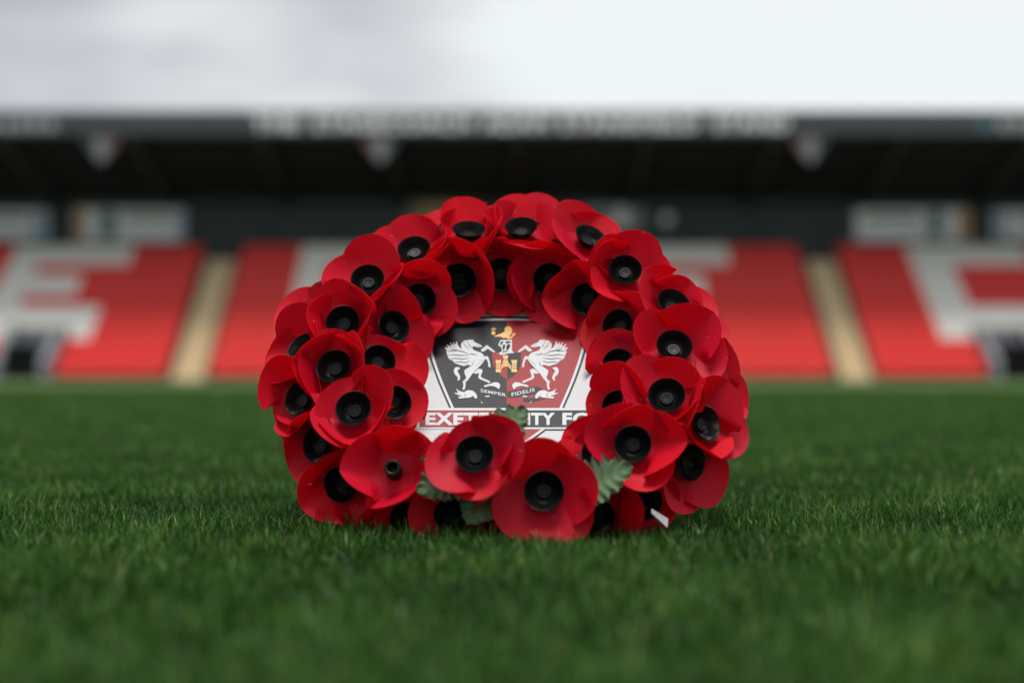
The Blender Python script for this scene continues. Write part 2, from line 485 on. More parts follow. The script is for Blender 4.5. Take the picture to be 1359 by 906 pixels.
# foam ring
v, f = [], []
NA, NB = 48, 12
for a in range(NA):
    th = 2 * math.pi * a / NA
    ex = WX * math.cos(th) + WU * math.sin(th)
    for b in range(NB):
        ph = 2 * math.pi * b / NB
        v.append(W(WC + ex * (.155 + .024 * math.cos(ph)) + WN * (.024 * math.sin(ph) - .008)))
for a in range(NA):
    for b in range(NB):
        f.append((a*NB+b, ((a+1) % NA)*NB+b, ((a+1) % NA)*NB+(b+1) % NB, a*NB+(b+1) % NB))
mesh('ring_base', v, f, M['ring'], wreath, True)
# white prop frame behind: two splayed legs and a foot bar
mb = MB()
for s in (-1, 1):
    mb.tube(W(WC + WU * .12 + WX * .05 * s - WN * .03), W(Vector((.11 * s, 1.73, .004))), .004)
mb.tube(W(Vector((-.11, 1.73, .006))), W(Vector((.11, 1.73, .006))), .004)
mb.build('prop_stand', M['white_plastic'], wreath)
tab = MB()
a_, b_ = Vector((.1186, 1.335, .0255)), Vector((.1338, 1.348, .0135))
d_ = (b_ - a_).normalized(); n_ = Vector((0, -.8, .6)); s_ = d_.cross(n_).normalized()
for s, w0 in ((0, .002), (1, .0045)): tab.v += [tuple(W((a_, b_)[s] + s_ * w0 * q + n_ * h)) for q in (-1, 1) for h in (0, .002)]
tab.f = [(0, 1, 3, 2), (4, 6, 7, 5), (0, 2, 6, 4), (1, 5, 7, 3), (0, 4, 5, 1), (2, 3, 7, 6)]; tab.mi = [0] * 6
tab.build('base_tab', M['white_plastic'], wreath)

# ------------------------------------------------------------------ emblem card
PEGASUS = [[(-35.76, 2.98), (-40.48, 0.44), (-42.89, 1.57), (-44.82, 2.41), (-49.65, 4.67), (-51.18, 8.21), (-55.07, 10.34), (-56.46, 14.9), (-58.3, 21.49), (-57.07, 22.06), (-60.16, 28.27), (-55.54, 25.81), (-59.16, 33.34), (-52.98, 27.26), (-55.57, 36.55), (-51.0, 29.28), (-52.26, 36.26), (-49.2, 30.73), (-48.82, 38.01), (-46.64, 28.99), (-42.46, 23.94), (-36.15, 21.78), (-33.68, 18.62), (-31.1, 8.92), (-31.47, 3.26), (-34.28, 0.16)], [(-36.09, 18.91), (-41.47, 22.5), (-43.68, 26.39), (-43.99, 31.17), (-43.2, 34.51), (-40.84, 37.28), (-37.45, 37.72), (-35.53, 38.89), (-34.53, 37.57), (-32.91, 39.18), (-32.1, 36.99), (-30.31, 34.51), (-26.68, 32.18), (-23.44, 29.28), (-23.8, 27.26), (-25.65, 28.12), (-26.89, 27.26), (-29.81, 28.27), (-31.95, 28.99), (-33.08, 27.26), (-32.24, 23.94), (-28.92, 21.49), (-24.56, 20.05), (-22.11, 16.76), (-21.31, 13.9), (-22.8, 10.62), (-27.75, 8.92), (-32.56, 10.34)], [(-33.68, 18.62), (-28.89, 19.62), (-24.06, 18.19), (-21.61, 14.9), (-20.49, 10.06), (-23.36, 3.26), (-27.74, -3.07), (-31.26, -8.25), (-32.07, -5.88), (-34.74, -0.26), (-32.43, 3.26), (-31.39, 8.92)], [(-31.5, 4.67), (-27.56, -2.37), (-31.25, -8.67), (-32.18, -10.06), (-35.08, -16.59), (-38.54, -22.52), (-38.27, -26.23), (-39.07, -32.51), (-41.32, -32.51), (-40.16, -25.95), (-41.41, -20.73), (-39.38, -18.52), (-37.74, -16.03), (-39.57, -10.06), (-40.05, -5.88), (-38.76, -4.06), (-34.46, -0.26)], [(-31.26, -8.25), (-30.18, -5.18), (-26.6, -3.07), (-22.97, -4.06), (-22.46, -6.85), (-24.9, -14.65), (-17.66, -19.08), (-14.62, -21.14), (-16.29, -23.21), (-18.57, -21.42), (-26.95, -16.59), (-25.56, -8.81), (-28.38, -10.48), (-30.47, -10.06)], [(-21.5, -28.01), (-19.65, -25.68), (-15.9, -24.58), (-11.22, -21.83), (-7.44, -22.38), (-5.54, -25.68), (-6.27, -30.33), (-8.13, -31.69), (-8.15, -29.78), (-11.64, -27.32), (-15.88, -26.91), (-19.43, -28.69)], [(-25.28, 22.93), (-20.54, 28.7), (-19.11, 30.73), (-17.25, 28.99), (-9.84, 20.05), (-13.31, 20.34), (-18.18, 25.81), (-20.26, 22.5), (-22.65, 20.63)], [(-23.19, 11.19), (-19.98, 14.9), (-17.66, 14.04), (-16.26, 8.92), (-15.04, 1.85), (-15.38, -2.09), (-17.51, 0.44), (-16.97, 3.26), (-18.97, 10.91), (-21.43, 8.92)], [(-43.55, -2.65), (-46.17, -0.69), (-49.0, -1.53), (-50.12, -5.88), (-49.03, -11.04), (-45.5, -15.62), (-46.51, -20.18), (-44.27, -19.35), (-43.43, -15.2), (-44.87, -10.48), (-46.67, -6.85), (-45.42, -4.06)], [(-49.65, -36.18), (-44.57, -37.13), (-47.75, -30.33), (-43.9, -34.14), (-39.65, -35.77), (-36.25, -32.78), (-31.55, -33.46), (-28.68, -36.86), (-27.11, -40.92), (-27.42, -44.69), (-29.87, -43.34), (-31.05, -40.24), (-33.23, -42.94), (-39.0, -43.61), (-44.02, -44.42), (-45.02, -41.73), (-40.74, -40.92), (-46.11, -39.02)], [(-19.84, -40.65), (-15.17, -40.11), (-15.71, -42.0), (-19.44, -42.26)], [(-23.66, -47.11), (-22.88, -49.25), (-21.19, -50.59), (-22.3, -50.86), (-23.63, -49.25)]]
PEGASUS_LINES = [[(-57.08, 22.23), (-52.03, 21.42), (-47.26, 22.28), (-41.5, 20.58), (-36.38, 16.79), (-36.3, 17.01), (-41.36, 21.25), (-47.25, 23.0), (-52.06, 22.14), (-57.07, 22.48)], [(-56.27, 15.35), (-49.97, 16.26), (-44.19, 15.11), (-36.69, 15.63), (-36.7, 15.88), (-44.18, 15.83), (-49.99, 16.97), (-56.3, 15.6)], [(-54.77, 10.22), (-48.87, 11.12), (-42.13, 9.99), (-35.07, 11.64), (-35.1, 11.89), (-42.15, 10.7), (-48.89, 11.83), (-54.8, 10.46)], [(-50.6, 5.11), (-44.91, 6.3), (-39.13, 4.88), (-34.59, 7.95), (-34.66, 8.18), (-39.18, 5.59), (-44.93, 7.01), (-50.64, 5.36)], [(-54.6, 25.69), (-50.21, 23.15), (-45.33, 22.37), (-45.31, 22.62), (-50.12, 23.85), (-54.55, 25.93)], [(-51.34, 28.89), (-48.34, 25.28), (-48.24, 25.47), (-51.23, 29.09)], [(-35.72, 16.65), (-34.15, 17.69), (-31.26, 16.26), (-27.87, 17.06), (-27.9, 17.31), (-31.22, 16.97), (-34.15, 18.4), (-35.8, 16.87)], [(-42.31, 34.73), (-39.85, 28.75), (-35.78, 24.56), (-35.68, 24.76), (-39.51, 29.24), (-42.17, 34.87)], [(-38.46, 36.19), (-36.04, 30.23), (-33.41, 26.02), (-33.28, 26.18), (-35.65, 30.65), (-38.32, 36.33)], [(-34.21, -0.35), (-31.74, 3.08), (-31.46, 6.77), (-31.62, 6.82), (-32.16, 3.44), (-34.33, -0.18)], [(-30.72, -8.76), (-27.37, -4.02), (-21.76, 4.45), (-20.41, 10.01), (-20.57, 10.1), (-22.14, 4.89), (-27.71, -3.53), (-30.84, -8.58)], [(-28.02, 0.36), (-22.9, 8.84), (-23.03, 9.0), (-28.15, 0.52)], [(-40.43, -21.26), (-38.37, -20.57), (-38.42, -20.34), (-40.48, -21.03)], [(-40.95, -32.63), (-39.25, -32.9), (-39.24, -32.66), (-40.93, -32.39)], [(-39.72, -35.83), (-38.39, -39.59), (-39.09, -43.3), (-38.93, -43.38), (-37.93, -39.53), (-39.58, -35.72)], [(-29.09, 30.32), (-26.17, 29.16), (-26.13, 29.4), (-29.05, 30.56)]]
CASTLE = [[(-9.43, 6.08), (-5.73, 6.08), (-5.67, -4.34), (-9.36, -4.34)], [(-9.94, -4.06), (-5.09, -4.06), (-5.07, -7.69), (-9.91, -7.69)], [(-10.03, 7.5), (-5.15, 7.5), (-5.14, 5.52), (-10.01, 5.52)], [(-10.04, 9.2), (-8.77, 9.2), (-8.76, 7.5), (-10.03, 7.5)], [(-8.28, 9.2), (-7.02, 9.2), (-7.0, 7.5), (-8.27, 7.5)], [(-6.53, 9.2), (-5.26, 9.2), (-5.25, 7.5), (-6.52, 7.5)], [(5.62, 6.08), (9.62, 6.08), (9.59, -4.34), (5.62, -4.34)], [(4.99, -4.06), (10.22, -4.06), (10.21, -7.69), (4.99, -7.69)], [(4.99, 7.5), (10.25, 7.5), (10.25, 5.52), (4.99, 5.52)], [(4.99, 9.2), (6.36, 9.2), (6.36, 7.5), (4.99, 7.5)], [(6.88, 9.2), (8.25, 9.2), (8.25, 7.5), (6.88, 7.5)], [(8.78, 9.2), (10.15, 9.2), (10.15, 7.5), (8.78, 7.5)], [(-2.52, 12.9), (0.98, 12.9), (0.99, 8.07), (-2.5, 8.07)], [(-3.05, 8.35), (1.54, 8.35), (1.55, 4.67), (-3.03, 4.67)], [(-3.08, 14.33), (1.53, 14.33), (1.54, 12.33), (-3.07, 12.33)], [(-3.08, 16.04), (-1.88, 16.04), (-1.88, 14.33), (-3.08, 14.33)], [(-1.42, 16.04), (-0.22, 16.04), (-0.22, 14.33), (-1.42, 14.33)], [(0.24, 16.04), (1.44, 16.04), (1.44, 14.33), (0.24, 14.33)], [(-5.11, 0.44), (-2.85, 5.8), (1.55, 5.8), (4.99, 0.44), (4.99, -1.25), (1.55, 3.82), (-2.65, 3.82), (-5.1, -1.53)], [(-5.09, -4.48), (-2.83, 0.44), (1.56, 0.44), (4.99, -4.48), (4.99, -2.37), (1.56, 2.41), (-2.64, 2.41), (-5.1, -2.37)], [(-2.82, -0.26), (-1.69, 3.54), (0.02, 4.11), (1.56, -0.26), (0.61, -0.26), (-0.35, 2.13), (-1.31, 1.85), (-1.87, -0.69)]]
CASTLE_LINES = [[(-9.15, 4.67), (-6.0, 4.67), (-5.99, 4.25), (-9.14, 4.25)], [(-9.13, 2.55), (-5.98, 2.55), (-5.98, 2.13), (-9.13, 2.13)], [(-9.12, 0.44), (-5.97, 0.44), (-5.97, 0.02), (-9.11, 0.02)], [(-9.1, -1.67), (-5.96, -1.67), (-5.96, -2.09), (-9.1, -2.09)], [(-9.09, -3.49), (-5.95, -3.49), (-5.95, -3.92), (-9.09, -3.92)], [(-7.71, 4.67), (-7.43, 4.67), (-7.37, -3.78), (-7.66, -3.78)], [(5.85, 4.67), (9.38, 4.67), (9.38, 4.25), (5.85, 4.25)], [(5.85, 2.55), (9.38, 2.55), (9.38, 2.13), (5.85, 2.13)], [(5.85, 0.44), (9.38, 0.44), (9.37, 0.02), (5.85, 0.02)], [(5.85, -1.67), (9.37, -1.67), (9.37, -2.09), (5.85, -2.09)], [(5.85, -3.49), (9.37, -3.49), (9.37, -3.92), (5.85, -3.92)], [(7.47, 4.67), (7.76, 4.67), (7.75, -3.78), (7.46, -3.78)], [(-2.49, 11.05), (0.96, 11.05), (0.96, 10.62), (-2.48, 10.62)], [(-2.48, 8.92), (0.97, 8.92), (0.97, 8.49), (-2.48, 8.49)], [(-0.96, 12.47), (-0.67, 12.47), (-0.65, 5.8), (-0.94, 5.8)]]
LION = [[(-11.29, 44.31), (-6.92, 46.52), (-3.51, 48.73), (-1.28, 51.24), (-2.07, 54.21), (-0.61, 57.78), (2.82, 58.67), (3.61, 57.18), (5.37, 55.39), (5.76, 50.95), (4.98, 47.25), (2.84, 44.75), (3.43, 40.35), (1.48, 39.47), (-0.08, 41.81), (-2.8, 40.35), (-4.75, 42.69), (-7.87, 42.84), (-12.25, 42.69)], [(2.84, 40.35), (4.98, 43.58), (6.35, 47.7), (8.49, 48.88), (8.69, 45.93), (6.93, 44.16), (5.57, 41.23), (3.62, 39.18)], [(-13.25, 57.18), (-12.08, 57.18), (-12.03, 50.95), (-13.2, 50.95)], [(-15.19, 55.1), (-10.1, 55.1), (-10.09, 53.02), (-15.17, 53.02)], [(-10.64, 48.29), (-10.91, 46.81), (-11.69, 45.73), (-12.76, 45.34), (-13.83, 45.73), (-14.63, 46.81), (-14.93, 48.29), (-14.66, 49.76), (-13.88, 50.85), (-12.81, 51.24), (-11.73, 50.85), (-10.94, 49.76)]]
HELMET = [[(-5.7, 38.01), (5.37, 38.3), (5.37, 22.5), (7.49, 19.19), (1.91, 18.62), (-4.81, 16.33), (-7.71, 18.33), (-4.26, 21.78), (-4.67, 26.82), (-7.98, 30.73)]]
HELMET_LINES = [[(-5.11, 35.97), (-2.49, 35.97), (-4.69, 30.44), (-6.24, 31.02)], [(-1.03, 35.97), (4.3, 35.97), (4.3, 34.51), (0.92, 32.62), (-0.54, 33.34)], [(-3.91, 28.99), (-1.99, 32.62), (-1.01, 28.99), (-2.15, 23.22), (-3.5, 23.22)], [(0.15, 30.44), (2.85, 32.62), (4.02, 28.99), (2.38, 24.66), (0.75, 22.5), (-0.22, 24.66)], [(-3.39, 21.49), (1.9, 22.5), (0.94, 21.06), (-3.87, 19.48)]]
SMALL_LEFT = [[(-13.82, 20.17), (0.78, 20.17), (0.87, -18.78), (-3.56, -14.16), (-9.13, -6.5), (-12.38, 2.86)]]
SMALL_RIGHT = [[(0.78, 20.17), (14.09, 20.17), (14.02, 2.86), (11.13, -6.5), (6.69, -13.47), (0.87, -18.78)]]
FIELD_LEFT = [[(0.18, 67.18), (-9.6, 67.08), (-19.37, 66.8), (-29.13, 66.33), (-38.89, 65.67), (-48.63, 64.83), (-58.36, 63.8), (-68.08, 62.58), (-77.77, 61.18), (-76.65, 51.42), (-75.17, 41.75), (-73.45, 32.17), (-71.52, 22.68), (-69.31, 13.28), (-67.11, 3.96), (-64.53, -5.27), (-61.97, -14.41), (-59.26, -23.47), (-56.37, -32.45), (-53.48, -41.35), (-50.49, -50.17), (-47.59, -58.91), (0.5, -58.91)]]
FIELD_RIGHT = [[(0.18, 67.18), (9.95, 67.08), (19.72, 66.8), (29.49, 66.33), (39.25, 65.67), (49.0, 64.83), (58.73, 63.8), (68.46, 62.58), (78.16, 61.18), (77.08, 51.42), (75.65, 41.75), (73.98, 32.17), (72.1, 22.68), (69.93, 13.28), (67.79, 3.96), (65.25, -5.27), (62.74, -14.41), (60.08, -23.47), (57.23, -32.45), (54.38, -41.35), (51.44, -50.17), (48.59, -58.91), (0.5, -58.91)]]
BORDER_WHITE = [[(-50.06, -58.91), (-53.04, -49.94), (-56.12, -40.9), (-59.09, -31.77), (-62.07, -22.56), (-64.82, -13.26), (-67.46, -3.87), (-70.05, 5.61), (-72.31, 15.18), (-74.6, 24.84), (-76.47, 34.59), (-78.25, 44.44), (-79.6, 54.38), (-80.77, 64.42), (-70.7, 65.83), (-60.62, 67.05), (-50.51, 68.08), (-40.39, 68.93), (-30.26, 69.59), (-20.12, 70.06), (-9.98, 70.34), (0.17, 70.44), (10.32, 70.34), (20.46, 70.06), (30.6, 69.59), (40.74, 68.93), (50.86, 68.08), (60.97, 67.05), (71.06, 65.83), (81.14, 64.42), (80.02, 54.38), (78.72, 44.44), (76.99, 34.59), (75.17, 24.84), (72.93, 15.18), (70.72, 5.61), (68.17, -3.87), (65.58, -13.26), (62.88, -22.56), (59.95, -31.77), (57.02, -40.9), (53.99, -49.94), (51.05, -58.91)]]
BORDER_DARK = [[(-52.06, -58.91), (-55.13, -49.72), (-58.29, -40.45), (-61.34, -31.09), (-64.41, -21.64), (-67.2, -12.1), (-69.91, -2.46), (-72.51, 7.26), (-74.85, 17.09), (-77.19, 27.01), (-79.01, 37.02), (-80.85, 47.14), (-82.07, 57.36), (-83.06, 67.68), (-72.71, 69.09), (-62.34, 70.31), (-51.95, 71.35), (-41.54, 72.2), (-31.13, 72.86), (-20.7, 73.33), (-10.27, 73.62), (0.16, 73.71), (10.59, 73.62), (21.03, 73.33), (31.45, 72.86), (41.87, 72.2), (52.28, 71.35), (62.67, 70.31), (73.05, 69.09), (83.41, 67.68), (82.47, 57.36), (81.31, 47.14), (79.52, 37.02), (77.74, 27.01), (75.46, 17.09), (73.17, 7.26), (70.62, -2.46), (67.96, -12.1), (65.21, -21.64), (62.2, -31.09), (59.2, -40.45), (56.08, -49.72), (53.05, -58.91)]]
BANNER_EDGE = [[(-82.83, -56.7), (83.82, -56.7), (82.71, -84.2), (-81.58, -84.2)]]
BANNER_LEFT = [[(-80.38, -59.79), (0.5, -59.79), (0.56, -82.04), (-79.4, -82.04)]]
BANNER_RIGHT = [[(0.5, -59.79), (81.38, -59.79), (80.51, -82.04), (0.56, -82.04)]]
POINT_DARK = [[(-39.34, -82.04), (40.46, -82.04), (20.19, -102.95), (9.62, -115.1), (0.66, -121.75), (-8.34, -115.1), (-18.97, -102.95)]]
POINT_WHITE = [[(-36.75, -82.04), (37.87, -82.04), (18.7, -100.83), (8.88, -111.77), (0.65, -118.02), (-7.61, -111.77), (-17.49, -100.83)]]
POINT_LEFT = [[(-33.25, -82.04), (0.56, -82.04), (0.64, -114.27), (-7.18, -108.84), (-16.31, -98.72)]]
POINT_RIGHT = [[(34.37, -82.04), (0.56, -82.04), (0.64, -114.27), (8.43, -108.84), (17.51, -98.72)]]
UNDERLINE = [[(37.07, -84.2), (61.41, -84.2), (61.35, -86.13), (37.04, -86.13)]]
RIBBON = [[(0.82, -33.87), (5.69, -33.46), (15.07, -30.74), (23.54, -28.42), (29.18, -27.32), (33.84, -30.33), (35.66, -33.46), (29.07, -36.86), (19.69, -40.24), (10.35, -42.53), (0.85, -43.34)], [(15.0, -44.96), (19.67, -42.94), (30.85, -43.61), (38.3, -43.88), (31.75, -46.03), (26.13, -49.25), (19.63, -49.25), (15.92, -47.64)]]
SEMPER_BOX = [(-24.09, -31.15), (-0.05, -37.53), (-0.04, -42.0), (-24.02, -35.5)]
FIDELIS_BOX = [(4.76, -36.59), (26.53, -29.78), (26.85, -34.41), (5.32, -41.73)]
NAME_BOXES = {'EXETER': [(-74.54, -63.09), (-1.34, -63.09), (-1.28, -79.45), (-73.87, -79.45)], 'CITY': [(6.66, -63.09), (45.11, -63.09), (44.77, -79.45), (6.65, -79.45)], 'FC': [(52.03, -63.09), (75.56, -63.09), (74.97, -79.45), (51.64, -79.45)]}
CARD_X = -5.44

CARD_O = WC + WN * -.006
def card_pt(x, y, lift=0.0):
    return W(CARD_O + WX * ((x + CARD_X) / 1000) + WU * (y / 1000) + WN * (lift / 1000))
card_me = MB()
NR = 64
ring = [(.124 * 1000 * math.cos(2*math.pi*i/NR) - CARD_X, .124 * 1000 * math.sin(2*math.pi*i/NR)) for i in range(NR)]
v = [card_pt(x, y, 0) for x, y in ring] + [card_pt(x, y, -2.0) for x, y in ring]
f = [tuple(range(NR)), tuple(range(2*NR-1, NR-1, -1))] + [(i, NR+i, NR+(i+1) % NR, (i+1) % NR) for i in range(NR)]
card = mesh('emblem_card', v, f, M['card_white'], wreath)
tag(card, 'round white card printed with a black and red shield and lettering')
def ink(name, polys, material, lift, mirror=False):
    v, f = [], []
    for P in polys:
        if mirror: P = [(-x, y) for x, y in P]
        k = len(v)
        tri = tessellate_polygon([[Vector((x, y, 0)) for x, y in P]])
        area = sum(P[i][0]*P[(i+1) % len(P)][1] - P[(i+1) % len(P)][0]*P[i][1] for i in range(len(P)))
        v += [card_pt(x, y, lift) for x, y in P]
        for t in tri:
            a, b, c = (Vector(P[j]) for j in t)
            cr = (b - a).cross(c - a)
            f.append(tuple(k + j for j in (t if cr > 0 else t[::-1])))
    return mesh(name, v, f, material, card)
def smooth_poly(P, it=1):
    for _ in range(it):
        Q = []
        for i in range(len(P)):
            (x0, y0), (x1, y1) = P[i], P[(i + 1) % len(P)]
            Q += [(x0*.8 + x1*.2, y0*.8 + y1*.2), (x0*.2 + x1*.8, y0*.2 + y1*.8)]
        P = Q
    return P
SP = lambda L: [smooth_poly(p, 2) for p in L]
ink('shield_outline', BORDER_DARK, M['ink_dark'], .10)
ink('shield_border', BORDER_WHITE, M['ink_white'], .20)
ink('shield_field', FIELD_LEFT, M['ink_dark'], .30)
ink('shield_field', FIELD_RIGHT, M['ink_red'], .30)
ink('motto_ribbon', SP(RIBBON), M['ink_dark'], .40)
ink('small_shield', SMALL_LEFT, M['ink_red'], .40)
ink('small_shield', SMALL_RIGHT, M['ink_dark'], .40)
ink('castle', CASTLE, M['ink_gold'], .50)
ink('castle_masonry', CASTLE_LINES, M['ink_dark'], .60)
ink('lion_crest', SP(LION), M['ink_gold'], .55)
ink('helmet', HELMET, M['ink_white'], .55)
ink('helmet_shading', HELMET_LINES, M['ink_dark'], .65)
for mir in (False, True):
    ov = [smooth_poly(p, 2) for p in PEGASUS]
    # the limbs overlap: give every piece its own thin layer
    pg = ink('pegasus', ov[:1], M['ink_white'], .50, mir)
    vs = [tuple(x.co) for x in pg.data.vertices]; fs = [tuple(p.vertices) for p in pg.data.polygons]
    for j, P in enumerate(ov[1:]):
        q = ink('pegasus', [P], M['ink_white'], .50 + .02 * (j + 1), mir)
        k = len(vs)
        vs += [tuple(x.co) for x in q.data.vertices]; fs += [tuple(i + k for i in p.vertices) for p in q.data.polygons]
        bpy.data.objects.remove(q)
    bpy.data.objects.remove(pg)
    mesh('pegasus', vs, fs, M['ink_white'], card)
    ink('pegasus_lines', PEGASUS_LINES, M['ink_dark'] if not mir else M['ink_dark'], .85, mir)
ink('point_outline', POINT_DARK, M['ink_dark'], .10)
ink('point_border', POINT_WHITE, M['ink_white'], .20)
ink('point_field', POINT_LEFT, M['ink_dark'], .30)
ink('point_field', POINT_RIGHT, M['ink_red'], .30)
ink('banner_edge', BANNER_EDGE, M['ink_white'], .40)
ink('name_banner', BANNER_LEFT, M['ink_red'], .50)
ink('name_banner', BANNER_RIGHT, M['ink_dark'], .50)
ink('underline', UNDERLINE, M['ink_dark'], .12)
def card_text(name, body, box, weight, lift):
    v, f = text_mesh(body, weight)
    (tl, tr, br, bl) = [Vector(p) for p in box]
    pts = []
    for x, y, _ in v:
        p = bl.lerp(br, x).lerp(tl.lerp(tr, x), y)
        pts.append(card_pt(p.x, p.y, lift))
    return mesh(name, pts, f, M['ink_white'], card)
card_text('motto_lettering', 'SEMPER', SEMPER_BOX, .018, .70)
card_text('motto_lettering', 'FIDELIS', FIDELIS_BOX, .018, .70)
for b_, bx in NAME_BOXES.items():
    card_text('name_lettering', b_, bx, .042, .70)

